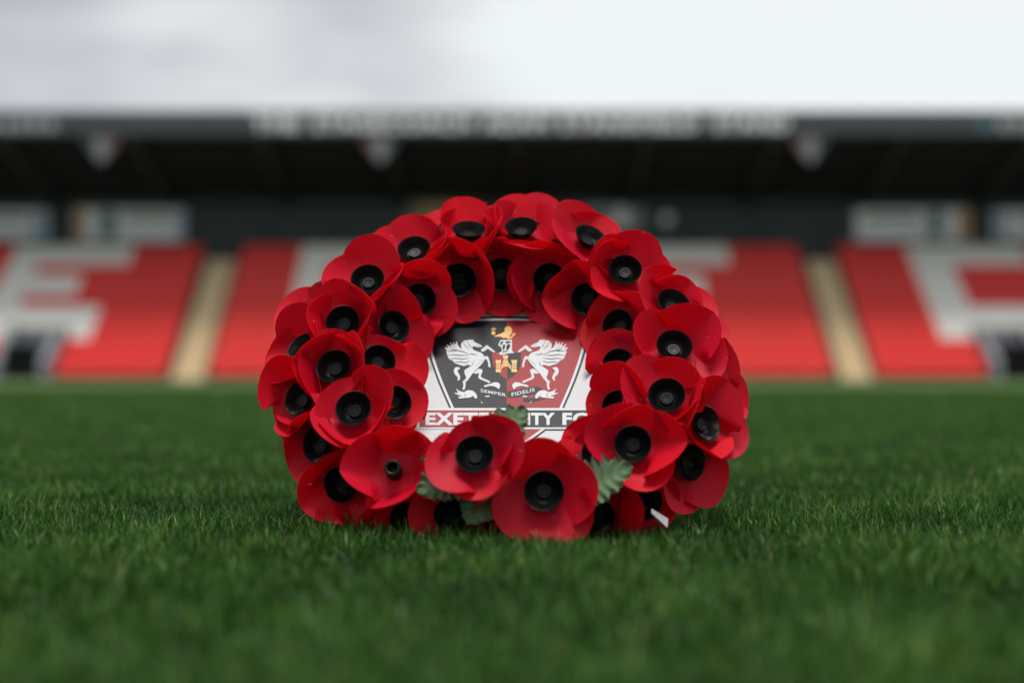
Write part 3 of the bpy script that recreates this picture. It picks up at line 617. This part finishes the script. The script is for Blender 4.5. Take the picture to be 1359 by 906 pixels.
# ------------------------------------------------------------------ poppies
POPPIES = [
    ((-137.4, 1504.0, 227.7), (-0.12, -0.885, 0.45), [(80, 30, 55, 22, 1.08), (168, 25, 45, 20, 0.977), (-28, 60, 80, 12, 0.98), (-95, 15, 35, 16, 0.9), (-32, 74, 80, 4, 1.0)], 1.0),
    ((-95.3, 1538.0, 257.9), (0.0, -0.733, 0.68), [(100, 35, 60, 18, 1.004), (180, 30, 55, 16, 1.0), (10, 45, 75, 20, 1.0), (-85, 15, 30, 14, 0.9), (-5, 70, 80, 8, 1.0)], 1.0),
    ((-43.2, 1558.5, 276.8), (0.05, -0.624, 0.78), [(110, 40, 60, 14, 1.08), (190, 70, 95, 10, 1.0), (0, 75, 92, 5, 1.08), (-90, 10, 20, 14, 0.8), (-8, 76, 82, 3, 1.05), (200, 72, 80, 5, 0.95)], 1.0),
    ((9.4, 1563.3, 280.3), (0.05, -0.598, 0.8), [(100, 45, 60, 14, 1.08), (165, 40, 62, 16, 1.0), (25, 55, 100, 10, 1.0), (-88, 40, 20, 8, 1.05), (150, 72, 80, 5, 1.0)], 1.0),
    ((29.6, 1592.1, 292.1), (0.1, -0.564, 0.82), [(95, 35, 60, 14, 1.0), (168, 41, 66, 14, 0.827), (3, 44, 70, 9.6, 0.986), (-80, 15, 30, 14, 0.9)], 0.95),
    ((73.7, 1551.9, 271.0), (0.32, -0.66, 0.68), [(110, 40, 60, 14, 1.08), (190, 30, 50, 12, 1.05), (45, 35, 60, 16, 0.892), (-45, 30, 45, 14, 1.05)], 1.0),
    ((109.6, 1520.7, 238.2), (0.0, -0.893, 0.45), [(60, 40, 60, 22, 1.042), (140, 62, 88, 12, 1.05), (-15, 20, 30, 16, 1.02), (215, 38, 55, 16, 0.93), (142, 74, 82, 6, 1.0)], 1.0),
    ((148.4, 1476.6, 202.6), (0.4, -0.768, 0.5), [(60, 45, 65, 14, 0.83), (142, 35, 60, 14, 1.05), (-30, 30, 45, 14, 1.0), (200, 30, 50, 14, 0.9)], 1.0),
    ((107.1, 1506.3, 186.4), (-0.45, -0.841, 0.3), [(110, 38, 62, 22, 0.858), (30, 45, 70, 18, 1.05), (195, 12, 22, 4.32, 0.908), (-80, 15, 30, 14, 1.0)], 1.0),
    ((147.4, 1433.5, 162.1), (0.0, -0.893, 0.45), [(42, 38, 55, 22, 1.12), (158, 52, 70, 12.0, 1.08), (-28, 8, 25, 14, 1.05), (-125, 15, 30, 14, 1.0)], 1.02),
    ((137.3, 1388.2, 118.6), (-0.12, -0.9, 0.42), [(55, 45, 65, 20, 0.874), (155, 38, 55, 20, 1.05), (-12, 68, 88, 12, 0.9), (-125, 15, 30, 14, 1.0), (-22, 76, 82, 4, 0.85)], 1.02),
    ((105.5, 1357.9, 79.9), (-0.05, -0.967, 0.25), [(160, 32, 48, 20, 1.0), (-9, 38, 50, 16, 1.05), (85, 52, 67, 13.2, 0.85), (-68, 28, 54, 26, 1.05)], 1.0),
    ((165.3, 1399.0, 96.3), (0.6, -0.775, 0.2), [(50, 30, 55, 20, 1.08), (-15, 25, 40, 16, 1.08), (-88, 64, 76, 16, 0.952), (147, 58, 70, 16, 0.9)], 1.0),
    ((151.4, 1396.2, 64.8), (0.6, -0.798, -0.05), [(60, 37, 62, 12.0, 0.639), (-35, 15, 30, 16, 1.1), (-110, 25, 40, 16, 1.05), (160, 35, 50, 16, 0.9)], 1.0),
    ((111.7, 1379.6, 32.6), (0.35, -0.887, -0.3), [(20, 25, 40, 16, 0.8), (170, 71, 82, 22, 1.1), (-80, 20, 45, 16, 0.85), (250, 25, 45, 16, 0.9)], 1.0),
    ((27.0, 1319.4, 43.6), (-0.02, -0.993, 0.12), [(95, 38, 55, 22, 1.02), (222, 8, 16, 8, 0.98), (308, 10, 25, 14, 1.04), (15, 32, 55, 20, 1.02)], 1.04),
    ((-30.6, 1313.6, 71.2), (0.0, -0.908, 0.42), [(108, 35, 48, 8.4, 0.711), (205, 14, 25, 14, 0.94), (275, 8, 20, 14, 0.8), (32, 48, 62, 14, 1.08), (28, 50, 58, 8, 0.86)], 1.0),
    ((-101.3, 1354.2, 56.7), (-0.05, -0.935, 0.35), [(75, 70, 92, 16, 1.1), (178, 30, 50, 20, 1.05), (-70, 60, 80, 22, 1.05), (20, 60, 85, 14, 1.05)], 1.0),
    ((-92.5, 1379.9, 20.7), (0.05, -0.935, -0.35), [(85, 60, 75, 18, 0.9), (200, 15, 30, 14, 1.0), (-70, 10, 25, 8.4, 0.6), (52, 18, 38, 6.48, 1.0)], 0.98),
    ((-147.8, 1400.4, 45.8), (-0.3, -0.942, -0.15), [(110, 75, 82, 18, 0.977), (212, 25, 45, 16, 0.977), (-75, 15, 30, 14, 1.05), (10, 40, 60, 18, 1.0)], 1.0),
    ((-168.0, 1411.4, 78.9), (-0.52, -0.854, 0.0), [(205, 22, 35, 10.8, 0.885), (115, 75, 82, 10.8, 0.908), (-60, 15, 30, 8.4, 0.6), (20, 60, 80, 14, 1.0)], 1.0),
    ((-137.3, 1381.8, 108.1), (-0.1, -0.949, 0.3), [(38, 45, 65, 20, 1.1), (160, 35, 55, 9.6, 0.78), (-75, 55, 70, 16, 0.95), (-130, 46, 76, 12, 1.0), (-60, 66, 76, 8, 0.9)], 1.0),
    ((-187.3, 1433.1, 117.2), (-0.58, -0.775, 0.25), [(125, 45, 68, 16, 1.15), (200, 20, 35, 14, 0.762), (-80, 50, 72, 14, 1.05), (30, 50, 70, 14, 0.9), (-70, 66, 76, 8, 0.9)], 1.0),
    ((-157.9, 1416.5, 144.8), (-0.15, -0.942, 0.3), [(-68, 15, 30, 26, 1.085), (8, 75, 82, 9.6, 1.05), (165, 60, 82, 14, 1.0), (107, 35, 50, 9.6, 0.837), (178, 76, 82, 6, 0.95), (14, 70, 78, 8, 1.0)], 1.0),
    ((-189.1, 1457.0, 160.3), (-0.6, -0.661, 0.45), [(120, 45, 75, 16, 1.15), (195, 25, 35, 14, 0.977), (-75, 40, 70, 16, 1.0), (20, 60, 80, 14, 0.9)], 1.0),
    ((-155.0, 1459.2, 187.1), (-0.15, -0.925, 0.35), [(22, 75, 82, 16, 1.15), (-75, 18, 30, 24, 1.08), (177, 75, 82, 7.2, 1.0), (95, 35, 50, 16, 0.977), (172, 78, 82, 5, 1.0)], 1.0),
    ((-184.9, 1501.6, 193.5), (-0.6, -0.624, 0.5), [(125, 30, 50, 14, 0.834), (180, 25, 40, 14, 1.1), (-60, 50, 75, 14, 1.0), (40, 45, 60, 14, 0.9)], 1.0),
    ((-123.5, 1429.1, 151.0), (0.3, -0.921, 0.25), [(90, 19, 39, 9.6, 0.608), (-32, 18, 30, 14, 1.05), (200, 35, 57, 16, 0.663), (-95, 15, 30, 14, 1.0)], 0.95),
    ((-116.3, 1486.0, 185.1), (0.35, -0.925, 0.15), [(80, 35, 55, 16, 1.0), (-40, 12, 20, 12, 1.004), (180, 45, 65, 16, 1.0), (-120, 20, 35, 14, 1.0)], 0.95),
    ((-106.6, 1397.7, 117.1), (0.25, -0.963, 0.1), [(60, 20, 35, 3.456, 0.689), (-15, 18, 28, 14, 0.72), (180, 0, 25, 5.76, 0.93), (-110, 15, 30, 14, 0.9)], 0.92),
    ((-92.4, 1515.8, 214.5), (0.2, -0.977, -0.08), [(80, 40, 60, 16, 1.0), (-30, 28, 40, 7.2, 0.909), (180, 40, 60, 16, 1.0), (-105, 22, 38, 10, 0.98)], 1.0),
    ((-52.4, 1541.2, 236.6), (0.05, -0.994, -0.1), [(102, 39, 59, 16, 1.0), (200, 18, 33, 18, 1.1), (0, 69, 76, 14, 0.85), (-85, 22, 38, 8, 0.911), (2, 78, 82, 3, 1.1)], 1.05),
    ((-10.8, 1551.5, 241.7), (-0.02, -0.995, -0.1), [(90, 45, 65, 16, 0.95), (160, 18, 43, 9.6, 0.95), (20, 0, 20, 9.6, 1.042), (-75, 22, 40, 14, 0.911)], 1.0),
    ((36.9, 1547.3, 237.0), (-0.08, -0.992, -0.1), [(95, 45, 65, 16, 1.0), (185, 40, 56, 18, 0.977), (5, 40, 60, 12.0, 0.819), (-90, 22, 38, 12, 0.98), (185, 60, 72, 10, 1.0)], 1.0),
    ((76.4, 1531.6, 216.8), (-0.25, -0.967, -0.05), [(107, 45, 65, 16, 1.0), (185, 36, 50, 18, 1.042), (-3, 35, 42, 9.6, 0.78), (-105, 22, 38, 7.2, 0.85)], 0.98),
    ((104.5, 1481.4, 150.0), (-0.4, -0.904, 0.15), [(130, 15, 30, 8.4, 0.819), (60, 29, 49, 16, 0.78), (215, 12, 25, 8.4, 0.726), (-60, 20, 35, 14, 1.0)], 0.97),
    ((97.0, 1394.9, 113.2), (-0.3, -0.949, 0.1), [(150, 14, 25, 8.4, 0.718), (85, 30, 50, 16, 0.986), (255, 10, 25, 14, 1.0), (-53, 32, 47, 14, 0.986)], 0.92),
    ((179.4, 1463.8, 131.5), (0.72, -0.665, 0.2), [(60, 30, 50, 14, 1.08), (-30, 20, 40, 8.4, 1.1), (150, 40, 60, 14, 1.0), (-110, 30, 50, 14, 1.0)], 1.0),
    ((167.9, 1498.4, 181.9), (0.62, -0.702, 0.35), [(80, 30, 50, 5.04, 0.79), (-10, 30, 50, 14, 1.0), (170, 40, 60, 8.4, 0.78), (-100, 30, 50, 14, 1.0)], 0.95),
    ((119.6, 1564.4, 244.1), (0.45, -0.528, 0.72), [(95, 30, 45, 14, 1.0), (10, 30, 50, 14, 1.0), (180, 30, 50, 14, 1.0), (-90, 30, 50, 14, 1.0)], 0.9),
    ((58.3, 1600.6, 279.0), (0.2, -0.487, 0.85), [(83, 35, 55, 8.4, 0.93), (10, 30, 50, 14, 1.05), (180, 17, 37, 8.4, 0.901), (-90, 30, 50, 14, 1.0)], 0.95),
    ((-19.0, 1607.6, 283.5), (0.0, -0.527, 0.85), [(95, 35, 55, 14, 1.0), (10, 30, 50, 14, 1.0), (180, 30, 50, 14, 1.0), (-90, 30, 50, 14, 1.0)], 0.92),
    ((-69.0, 1596.9, 275.6), (-0.1, -0.517, 0.85), [(95, 35, 55, 14, 1.05), (10, 30, 50, 14, 1.0), (180, 30, 50, 14, 1.0), (-90, 30, 50, 14, 1.0)], 0.95),
    ((-119.7, 1576.2, 257.0), (-0.25, -0.545, 0.8), [(95, 35, 50, 14, 1.05), (10, 30, 50, 14, 1.0), (180, 30, 50, 14, 1.05), (-90, 30, 50, 14, 1.0)], 0.95),
    ((-154.0, 1539.3, 223.1), (-0.5, -0.51, 0.7), [(95, 30, 45, 14, 1.0), (22, 30, 50, 8.4, 1.0), (180, 30, 45, 14, 1.05), (-90, 30, 50, 14, 1.0)], 0.9),
    ((-184.3, 1474.9, 140.0), (-0.75, -0.63, 0.2), [(95, 30, 45, 14, 1.0), (11, 40, 60, 8.4, 0.825), (180, 30, 45, 14, 1.0), (-90, 30, 50, 14, 1.0)], 0.95),
    ((-179.1, 1457.1, 97.9), (-0.72, -0.687, 0.1), [(115, 30, 45, 14, 1.0), (10, 40, 60, 14, 0.9), (190, 25, 35, 14, 1.0), (-80, 30, 50, 14, 1.0)], 0.95),
    ((-51.5, 1346.7, 24.8), (0.0, -0.989, -0.15), [(90, 25, 45, 16, 0.95), (200, 15, 30, 8.4, 0.85), (-70, 15, 35, 14, 0.751), (10, 20, 40, 16, 1.0)], 0.95),
    ((-9.4, 1345.1, 17.2), (0.0, -0.968, -0.25), [(65, 25, 45, 16, 0.95), (200, 21, 36, 14, 0.785), (-70, 15, 35, 8.4, 0.702), (35, 20, 40, 9.6, 1.0)], 0.9),
    ((76.7, 1380.4, 71.0), (-0.15, -0.957, 0.25), [(150, 16, 28, 7.2, 0.892), (95, 30, 45, 16, 0.6), (205, 16, 28, 12, 1.05), (-90, 20, 35, 14, 0.9)], 0.88),
    ((72.1, 1358.0, 22.6), (0.15, -0.977, -0.15), [(90, 25, 45, 16, 1.0), (175, 15, 30, 14, 1.0), (-50, 15, 30, 14, 0.93), (10, 48, 68, 10.8, 1.035)], 0.97),
]
PEG_POPPY = 17

def button_mesh():
    prof = [(6.0, -2.0), (8.5, 0.2), (12.5, 4.2), (16.2, 9.2), (16.7, 10.4), (16.0, 10.7), (14.2, 8.8), (10.5, 4.6), (7.0, 1.8), (6.2, 1.6), (6.1, 3.0), (5.5, 3.7), (3.6, 3.7), (3.2, 3.3), (0.6, 3.2)]
    n = 96; v, f = [], []
    for j, (r_, z) in enumerate(prof):
        for i in range(n):
            t = 2 * math.pi * i / n
            rr, zz = r_, z
            if 2 <= j <= 5 and i % 2: rr -= .75
            if 5 <= j <= 7 and i % 2: zz -= .7
            v.append((rr * math.cos(t) / 1000, rr * math.sin(t) / 1000, zz / 1000))
    for j in range(len(prof) - 1):
        for i in range(n):
            f.append((j*n+i, j*n+(i+1) % n, (j+1)*n+(i+1) % n, (j+1)*n+i))
    f.append(tuple(range((len(prof)-1)*n, len(prof)*n)))
    f.append(tuple(range(n - 1, -1, -1)))
    me = bpy.data.meshes.new('button'); me.from_pydata(v, [], f); me.update(); me.materials.append(M['black_plastic'])
    for p in me.polygons: p.use_smooth = len(p.vertices) == 4 and False
    return me
BUTTON = button_mesh()
def tube_mesh():
    prof = [(7.2, -2), (6.0, 14), (7.0, 16), (7.3, 17), (6.8, 18), (4.6, 18), (4.2, 16.5), (3.8, 8), (.2, 8)]
    n = 32; v, f = [], []
    for r_, z in prof:
        v += [(r_ * math.cos(2*math.pi*i/n) / 1000, r_ * math.sin(2*math.pi*i/n) / 1000, z / 1000) for i in range(n)]
    for j in range(len(prof) - 1):
        f += [(j*n+i, j*n+(i+1) % n, (j+1)*n+(i+1) % n, (j+1)*n+i) for i in range(n)]
    me = bpy.data.meshes.new('peg'); me.from_pydata(v, [], f); me.update(); me.materials.append(M['black_plastic']); me.shade_smooth()
    return me
def stem_mesh():
    mb = MB()
    mb.tube((0, 0, -.030), (0, 0, -.003), .0035, n=10); mb.tube((0, 0, -.003), (0, 0, -.0012), .009, n=16)
    me = bpy.data.meshes.new('poppy'); me.from_pydata(mb.v, [], mb.f); me.update(); me.materials.append(M['black_plastic'])
    return me
STEM = stem_mesh()
def petal_geo(ang, e0, e1, curl, ln, layer, sd):
    rr = random.Random(sd)
    Lg = 48.0 * ln; rho = 31.0 * (0.94 + .12 * rr.random()); c = Lg - rho
    rows = [(-3, 7.0)]
    for k in range(1, 6): 
        s = c * k / 6
        rows.append((s, 8 + (rho - 8) * math.sin(math.pi / 2 * k / 6) ** .9))
    for k in range(0, 9):
        a = R(88.0) * k / 8
        rows.append((c + rho * math.sin(a), rho * math.cos(a)))
    nt = 12
    e1 = min(e1, 82)
    kap = math.radians(curl * 2.1) / 27.0 * max(.25, 1 - max(0, e1 - 30) / 75)
    skew = rr.uniform(-.12, .12); p1, p2 = rr.uniform(0, 6), rr.uniform(0, 6); amp = rr.uniform(.2, .7)
    tw = rr.uniform(-.25, .25)
    crease = math.tan(R(rr.uniform(10, 24))) if rr.random() < .38 else 0.0
    cw0 = rr.uniform(-6, 6)
    roll = rr.uniform(.02, .05) if rr.random() < .35 else 0.0
    rside = rr.choice((-1, 1)); asym = rr.uniform(-.09, .09)
    sst = lambda a, b, q: (lambda t: t * t * (3 - 2 * t))(max(0, min(1, (q - a) / (b - a))))
    def elev(q): return R(3 + (e0 * .85 - 3) * sst(13, 23, q) + (e1 - e0) * .5 * sst(16, 32, q))
    v, f = [], []
    x = z = 0.0; ps = 0.0
    # integrate the spine
    for s, hw in rows:
        n_sub = 6
        for q in range(n_sub):
            sm = ps + (s - ps) * (q + .5) / n_sub
            a = elev(sm)
            x += math.cos(a) * (s - ps) / n_sub; z += math.sin(a) * (s - ps) / n_sub
        ps = s
        a = elev(s)
        nx, nz = -math.sin(a), math.cos(a)
        grow = sst(9, 22, s)
        for j in range(nt + 1):
            w = hw * (2 * j / nt - 1) * (1 + asym * (1 if j > nt / 2 else -1))
            kk = kap * (.02 + .85 * grow)
            sd_ = math.sin(kk * w) / kk; up_ = (1 - math.cos(kk * w)) / kk
            up_ += tw * w * grow * .6 + amp * grow * math.sin(w * .09 + p1 + s * .05) + amp * .25 * grow * math.sin(s * .12 + p2)
            up_ += grow * (crease * (abs(w - cw0) - 4) + roll * max(0, w * rside - hw * .35) ** 2)
            v.append((x + nx * up_, sd_ + skew * max(0, s - 8), z + nz * up_ + layer))
    nr = len(rows)
    for i in range(nr - 1):
        for j in range(nt):
            f.append((i*(nt+1)+j, (i+1)*(nt+1)+j, (i+1)*(nt+1)+j+1, i*(nt+1)+j+1))
    ca, sa = math.cos(R(ang)), math.sin(R(ang))
    return [((px * ca - py * sa) / 1000, (px * sa + py * ca) / 1000, pz / 1000) for px, py, pz in v], f
def petal_mesh(*args):
    v, f = petal_geo(*args)
    me = bpy.data.meshes.new('petal'); me.from_pydata(v, [], f); me.update()
    # paper thickness: a second skin along the vertex normals and a rim
    vn = [Vector(x.normal) for x in me.vertices]
    n = len(v); nt = 12; nr = n // (nt + 1)
    v2 = v + [tuple(Vector(p) - q * .00022 for p, q in [(v[i], vn[i])])[0] for i in range(n)]
    loop = [j for j in range(nt + 1)] + [i * (nt + 1) + nt for i in range(1, nr)] + [(nr - 1) * (nt + 1) + j for j in range(nt - 1, -1, -1)] + [i * (nt + 1) for i in range(nr - 2, 0, -1)]
    f2 = f + [tuple(n + i for i in q[::-1]) for q in f]
    f2 += [(loop[i], n + loop[i], n + loop[(i + 1) % len(loop)], loop[(i + 1) % len(loop)]) for i in range(len(loop))]
    bpy.data.meshes.remove(me)
    me = bpy.data.meshes.new('petal'); me.from_pydata([tuple(p) for p in v2], [], f2); me.update()
    me.materials.append(M['red_paper'])
    me.shade_smooth(); me.set_sharp_from_angle(angle=R(55))
    return me
def face_matrix(pos, nrm):
    n = Vector(nrm).normalized()
    up = Vector((0, 0, 1)); up = (up - n * up.dot(n)).normalized()
    right = up.cross(n)
    m = Matrix((right, up, n)).transposed().to_4x4()
    m.translation = W(pos)
    return m
PEG = None
for k, (pos, nrm, lobes, s) in enumerate(POPPIES):
    p = link('poppy', STEM, wreath)
    p.matrix_local = face_matrix(Vector(pos) / 1000, nrm) @ Matrix.Diagonal((s, s, s, 1))
    for j, (ang, e0, e1, curl, ln) in enumerate(lobes):
        me = petal_mesh(ang, e0, e1, curl, ln, .7 * (j % 2), 100 * k + j)
        link('petal', me, p)
    if k == PEG_POPPY:
        o = link('peg', tube_mesh(), p); o['label'] = 'bare black peg whose round centre is missing'
        p['label'] = 'red poppy without its black centre'
    else:
        o = link('button', BUTTON, p)
        o.location = (0, 0, .0024)
        o.rotation_euler = (rng.uniform(-.11, .11), rng.uniform(-.11, .11), rng.uniform(0, 6))

# ------------------------------------------------------------------ fabric leaves
def leaf(base, tip, nrm, width, sd):
    """serrated pleated leaf from base to tip (world, metres)"""
    rr = random.Random(sd)
    b, t = Vector(base), Vector(tip)
    ax = t - b; Ln = ax.length; ax.normalize()
    n = Vector(nrm); n = (n - ax * n.dot(ax)).normalized(); side = ax.cross(n)
    ns, nt = 40, 12
    v, f = [], []
    for i in range(ns + 1):
        q = i / ns
        hw = width * .5 * (math.sin(math.pi * min(1, q * .96 + .03)) ** .62) * (1 - .35 * q)
        tooth = 1 + .26 * (((q * 7) % 1.0) - .5) + .08 * math.sin(q * 31 + sd)
        for j in range(nt + 1):
            c = 2 * j / nt - 1
            w = hw * c * (tooth if abs(c) > .8 else 1)
            pleat = .0030 * math.sin((q * 7 - abs(c) * 1.6) * 2 * math.pi) * abs(c)
            bend = .10 * Ln * (q - .4) ** 2 * -1.2 + .22 * abs(w)
            v.append(W(b + ax * (Ln * (q - .10 * abs(c) * (1 - q))) + side * w + n * (pleat + bend)))
    for i in range(ns):
        for j in range(nt):
            f.append((i*(nt+1)+j, i*(nt+1)+j+1, (i+1)*(nt+1)+j+1, (i+1)*(nt+1)+j))
    o = mesh('leaf', v, f, M['leaf'], wreath, True)
    return o
LEAVES = [
    ((-0.0507, 1.326, 0.0508), (-0.0643, 1.318, 0.0387), (-0.2, -0.9, 0.3), 0.03),
    ((-0.0222, 1.335, 0.0784), (0.012, 1.345, 0.1141), (0.1, -0.8, 0.6), 0.046),
    ((-0.0378, 1.322, 0.0574), (-0.0798, 1.312, 0.0448), (-0.2, -0.9, 0.4), 0.048),
    ((-0.043, 1.326, 0.0584), (-0.0758, 1.318, 0.0728), (-0.1, -0.8, 0.6), 0.026),
    ((-0.0151, 1.336, 0.0501), (-0.0378, 1.322, 0.0168), (0, -0.95, 0.3), 0.05),
    ((0.0553, 1.33, 0.0403), (0.1005, 1.318, 0.0659), (0.1, -0.8, 0.6), 0.05),
    ((0.0632, 1.335, 0.047), (0.0812, 1.335, 0.0348), (0.1, -0.9, 0.4), 0.024),
]
for k, (b_, t_, n_, w_) in enumerate(LEAVES): leaf(b_, t_, n_, w_, k)

# ------------------------------------------------------------------ grass blades
def blades():
    P, Hh, Wd = [], [], []
    def zone(y0, y1, dens, hgt, wid, extra):
        # trapezoid of the pitch seen from here and a margin to each side
        hw = lambda y: .36 * y + extra
        area = (hw(y0) + hw(y1)) * (y1 - y0)
        n = int(area * dens)
        y = y0 + (y1 - y0) * nrng.random(int(n * 1.6))
        x = (nrng.random(len(y)) * 2 - 1) * hw(y1)
        keep = np.abs(x) < hw(y)
        x, y = x[keep][:n], y[keep][:n]
        P.append(np.c_[x, y]); Hh.append(hgt * (.62 + .6 * nrng.random(len(x)))); Wd.append(wid * (.5 + 1.0 * nrng.random(len(x)) ** 1.5))
    zone(.42, .95, 55000, .016, .0020, .18)
    zone(.95, 2.3, 92000, .0155, .0018, .22)
    zone(2.3, 4.6, 22000, .0165, .0036, .25)
    zone(4.6, 9.0, 5500, .0165, .007, .4)
    zone(9.0, 20.0, 1100, .016, .016, .6)
    # thinner strips of the same turf to both sides of what the lens takes in
    for sgn in (-1, 1):
        n = 70000
        y = .2 + 6.8 * nrng.random(n) ** 1.2
        x = sgn * (.36 * y + .2 + 1.5 * nrng.random(n))
        P.append(np.c_[x, y]); Hh.append(.0165 * (.62 + .6 * nrng.random(n))); Wd.append(.0042 * (.7 + .6 * nrng.random(n)))
    P = np.concatenate(P); Hh = np.concatenate(Hh); Wd = np.concatenate(Wd); n = len(P)
    # height and tone vary in soft patches
    patch = np.zeros(n)
    for _ in range(10):
        kx, ky, ph = nrng.normal(0, 22), nrng.normal(0, 22), nrng.random() * 6.28
        patch += np.sin(P[:, 0] * kx + P[:, 1] * ky + ph)
    patch /= 10 ** .5
    fine = np.zeros(n)
    for _ in range(14):
        kx, ky, ph = nrng.normal(0, 160), nrng.normal(0, 160), nrng.random() * 6.28
        fine += np.sin(P[:, 0] * kx + P[:, 1] * ky + ph)
    fine /= 14 ** .5
    Hh *= np.clip(1 + .26 * fine, .35, 1.7)
    Hh *= np.clip(1 + .20 * patch, .5, 1.6)
    az = nrng.random(n) * 2 * np.pi
    lean = np.radians(np.abs(nrng.normal(0, 24, n)) + 4)
    lean2 = lean + np.radians(np.abs(nrng.normal(0, 24, n)))
    d = np.c_[np.cos(az), np.sin(az), np.zeros(n)]
    tw = az + np.pi / 2 + nrng.normal(0, .5, n)
    s = np.c_[np.cos(tw), np.sin(tw), np.zeros(n)]
    base = np.c_[P, np.full(n, -.001)]
    zz = np.array([0, 0, 1.0])
    mid = base + (d * np.sin(lean)[:, None] + zz * np.cos(lean)[:, None]) * (Hh * .55)[:, None]
    tip = mid + (d * np.sin(lean2)[:, None] + zz * np.cos(lean2)[:, None]) * (Hh * .5)[:, None]
    w = (Wd / 2)[:, None]
    V = np.stack([base - s * w, base + s * w, mid + s * w * .85, mid - s * w * .85, tip], 1).reshape(-1, 3)
    k = (np.arange(n) * 5)[:, None]
    quads = (k + np.array([0, 1, 2, 3])); tris = (k + np.array([3, 2, 4]))
    loops = np.concatenate([quads, tris], 1).reshape(-1)
    me = bpy.data.meshes.new('grass')
    me.vertices.add(len(V)); me.vertices.foreach_set('co', V.astype(np.float32).ravel())
    me.loops.add(len(loops)); me.loops.foreach_set('vertex_index', loops.astype(np.int32))
    starts = (np.arange(n)[:, None] * 7 + np.array([0, 4])).ravel()
    me.polygons.add(2 * n)
    me.polygons.foreach_set('loop_start', starts.astype(np.int32))
    me.update(calc_edges=True)
    tone = np.clip(.40 + .17 * patch + .16 * fine + nrng.normal(0, .27, n), 0, .965)
    dead = nrng.random(n) < .009
    tone[dead] = nrng.uniform(.975, 1.0, dead.sum())
    at = me.attributes.new('tone', 'FLOAT', 'POINT')
    at.data.foreach_set('value', np.repeat(tone, 5).astype(np.float32))
    me.materials.append(M['blade'])
    me.shade_smooth()
    o = link('grass', me)
    tag(o, 'short green mown grass of the pitch around the wreath', 'grass', kind='stuff')
    return o
blades()
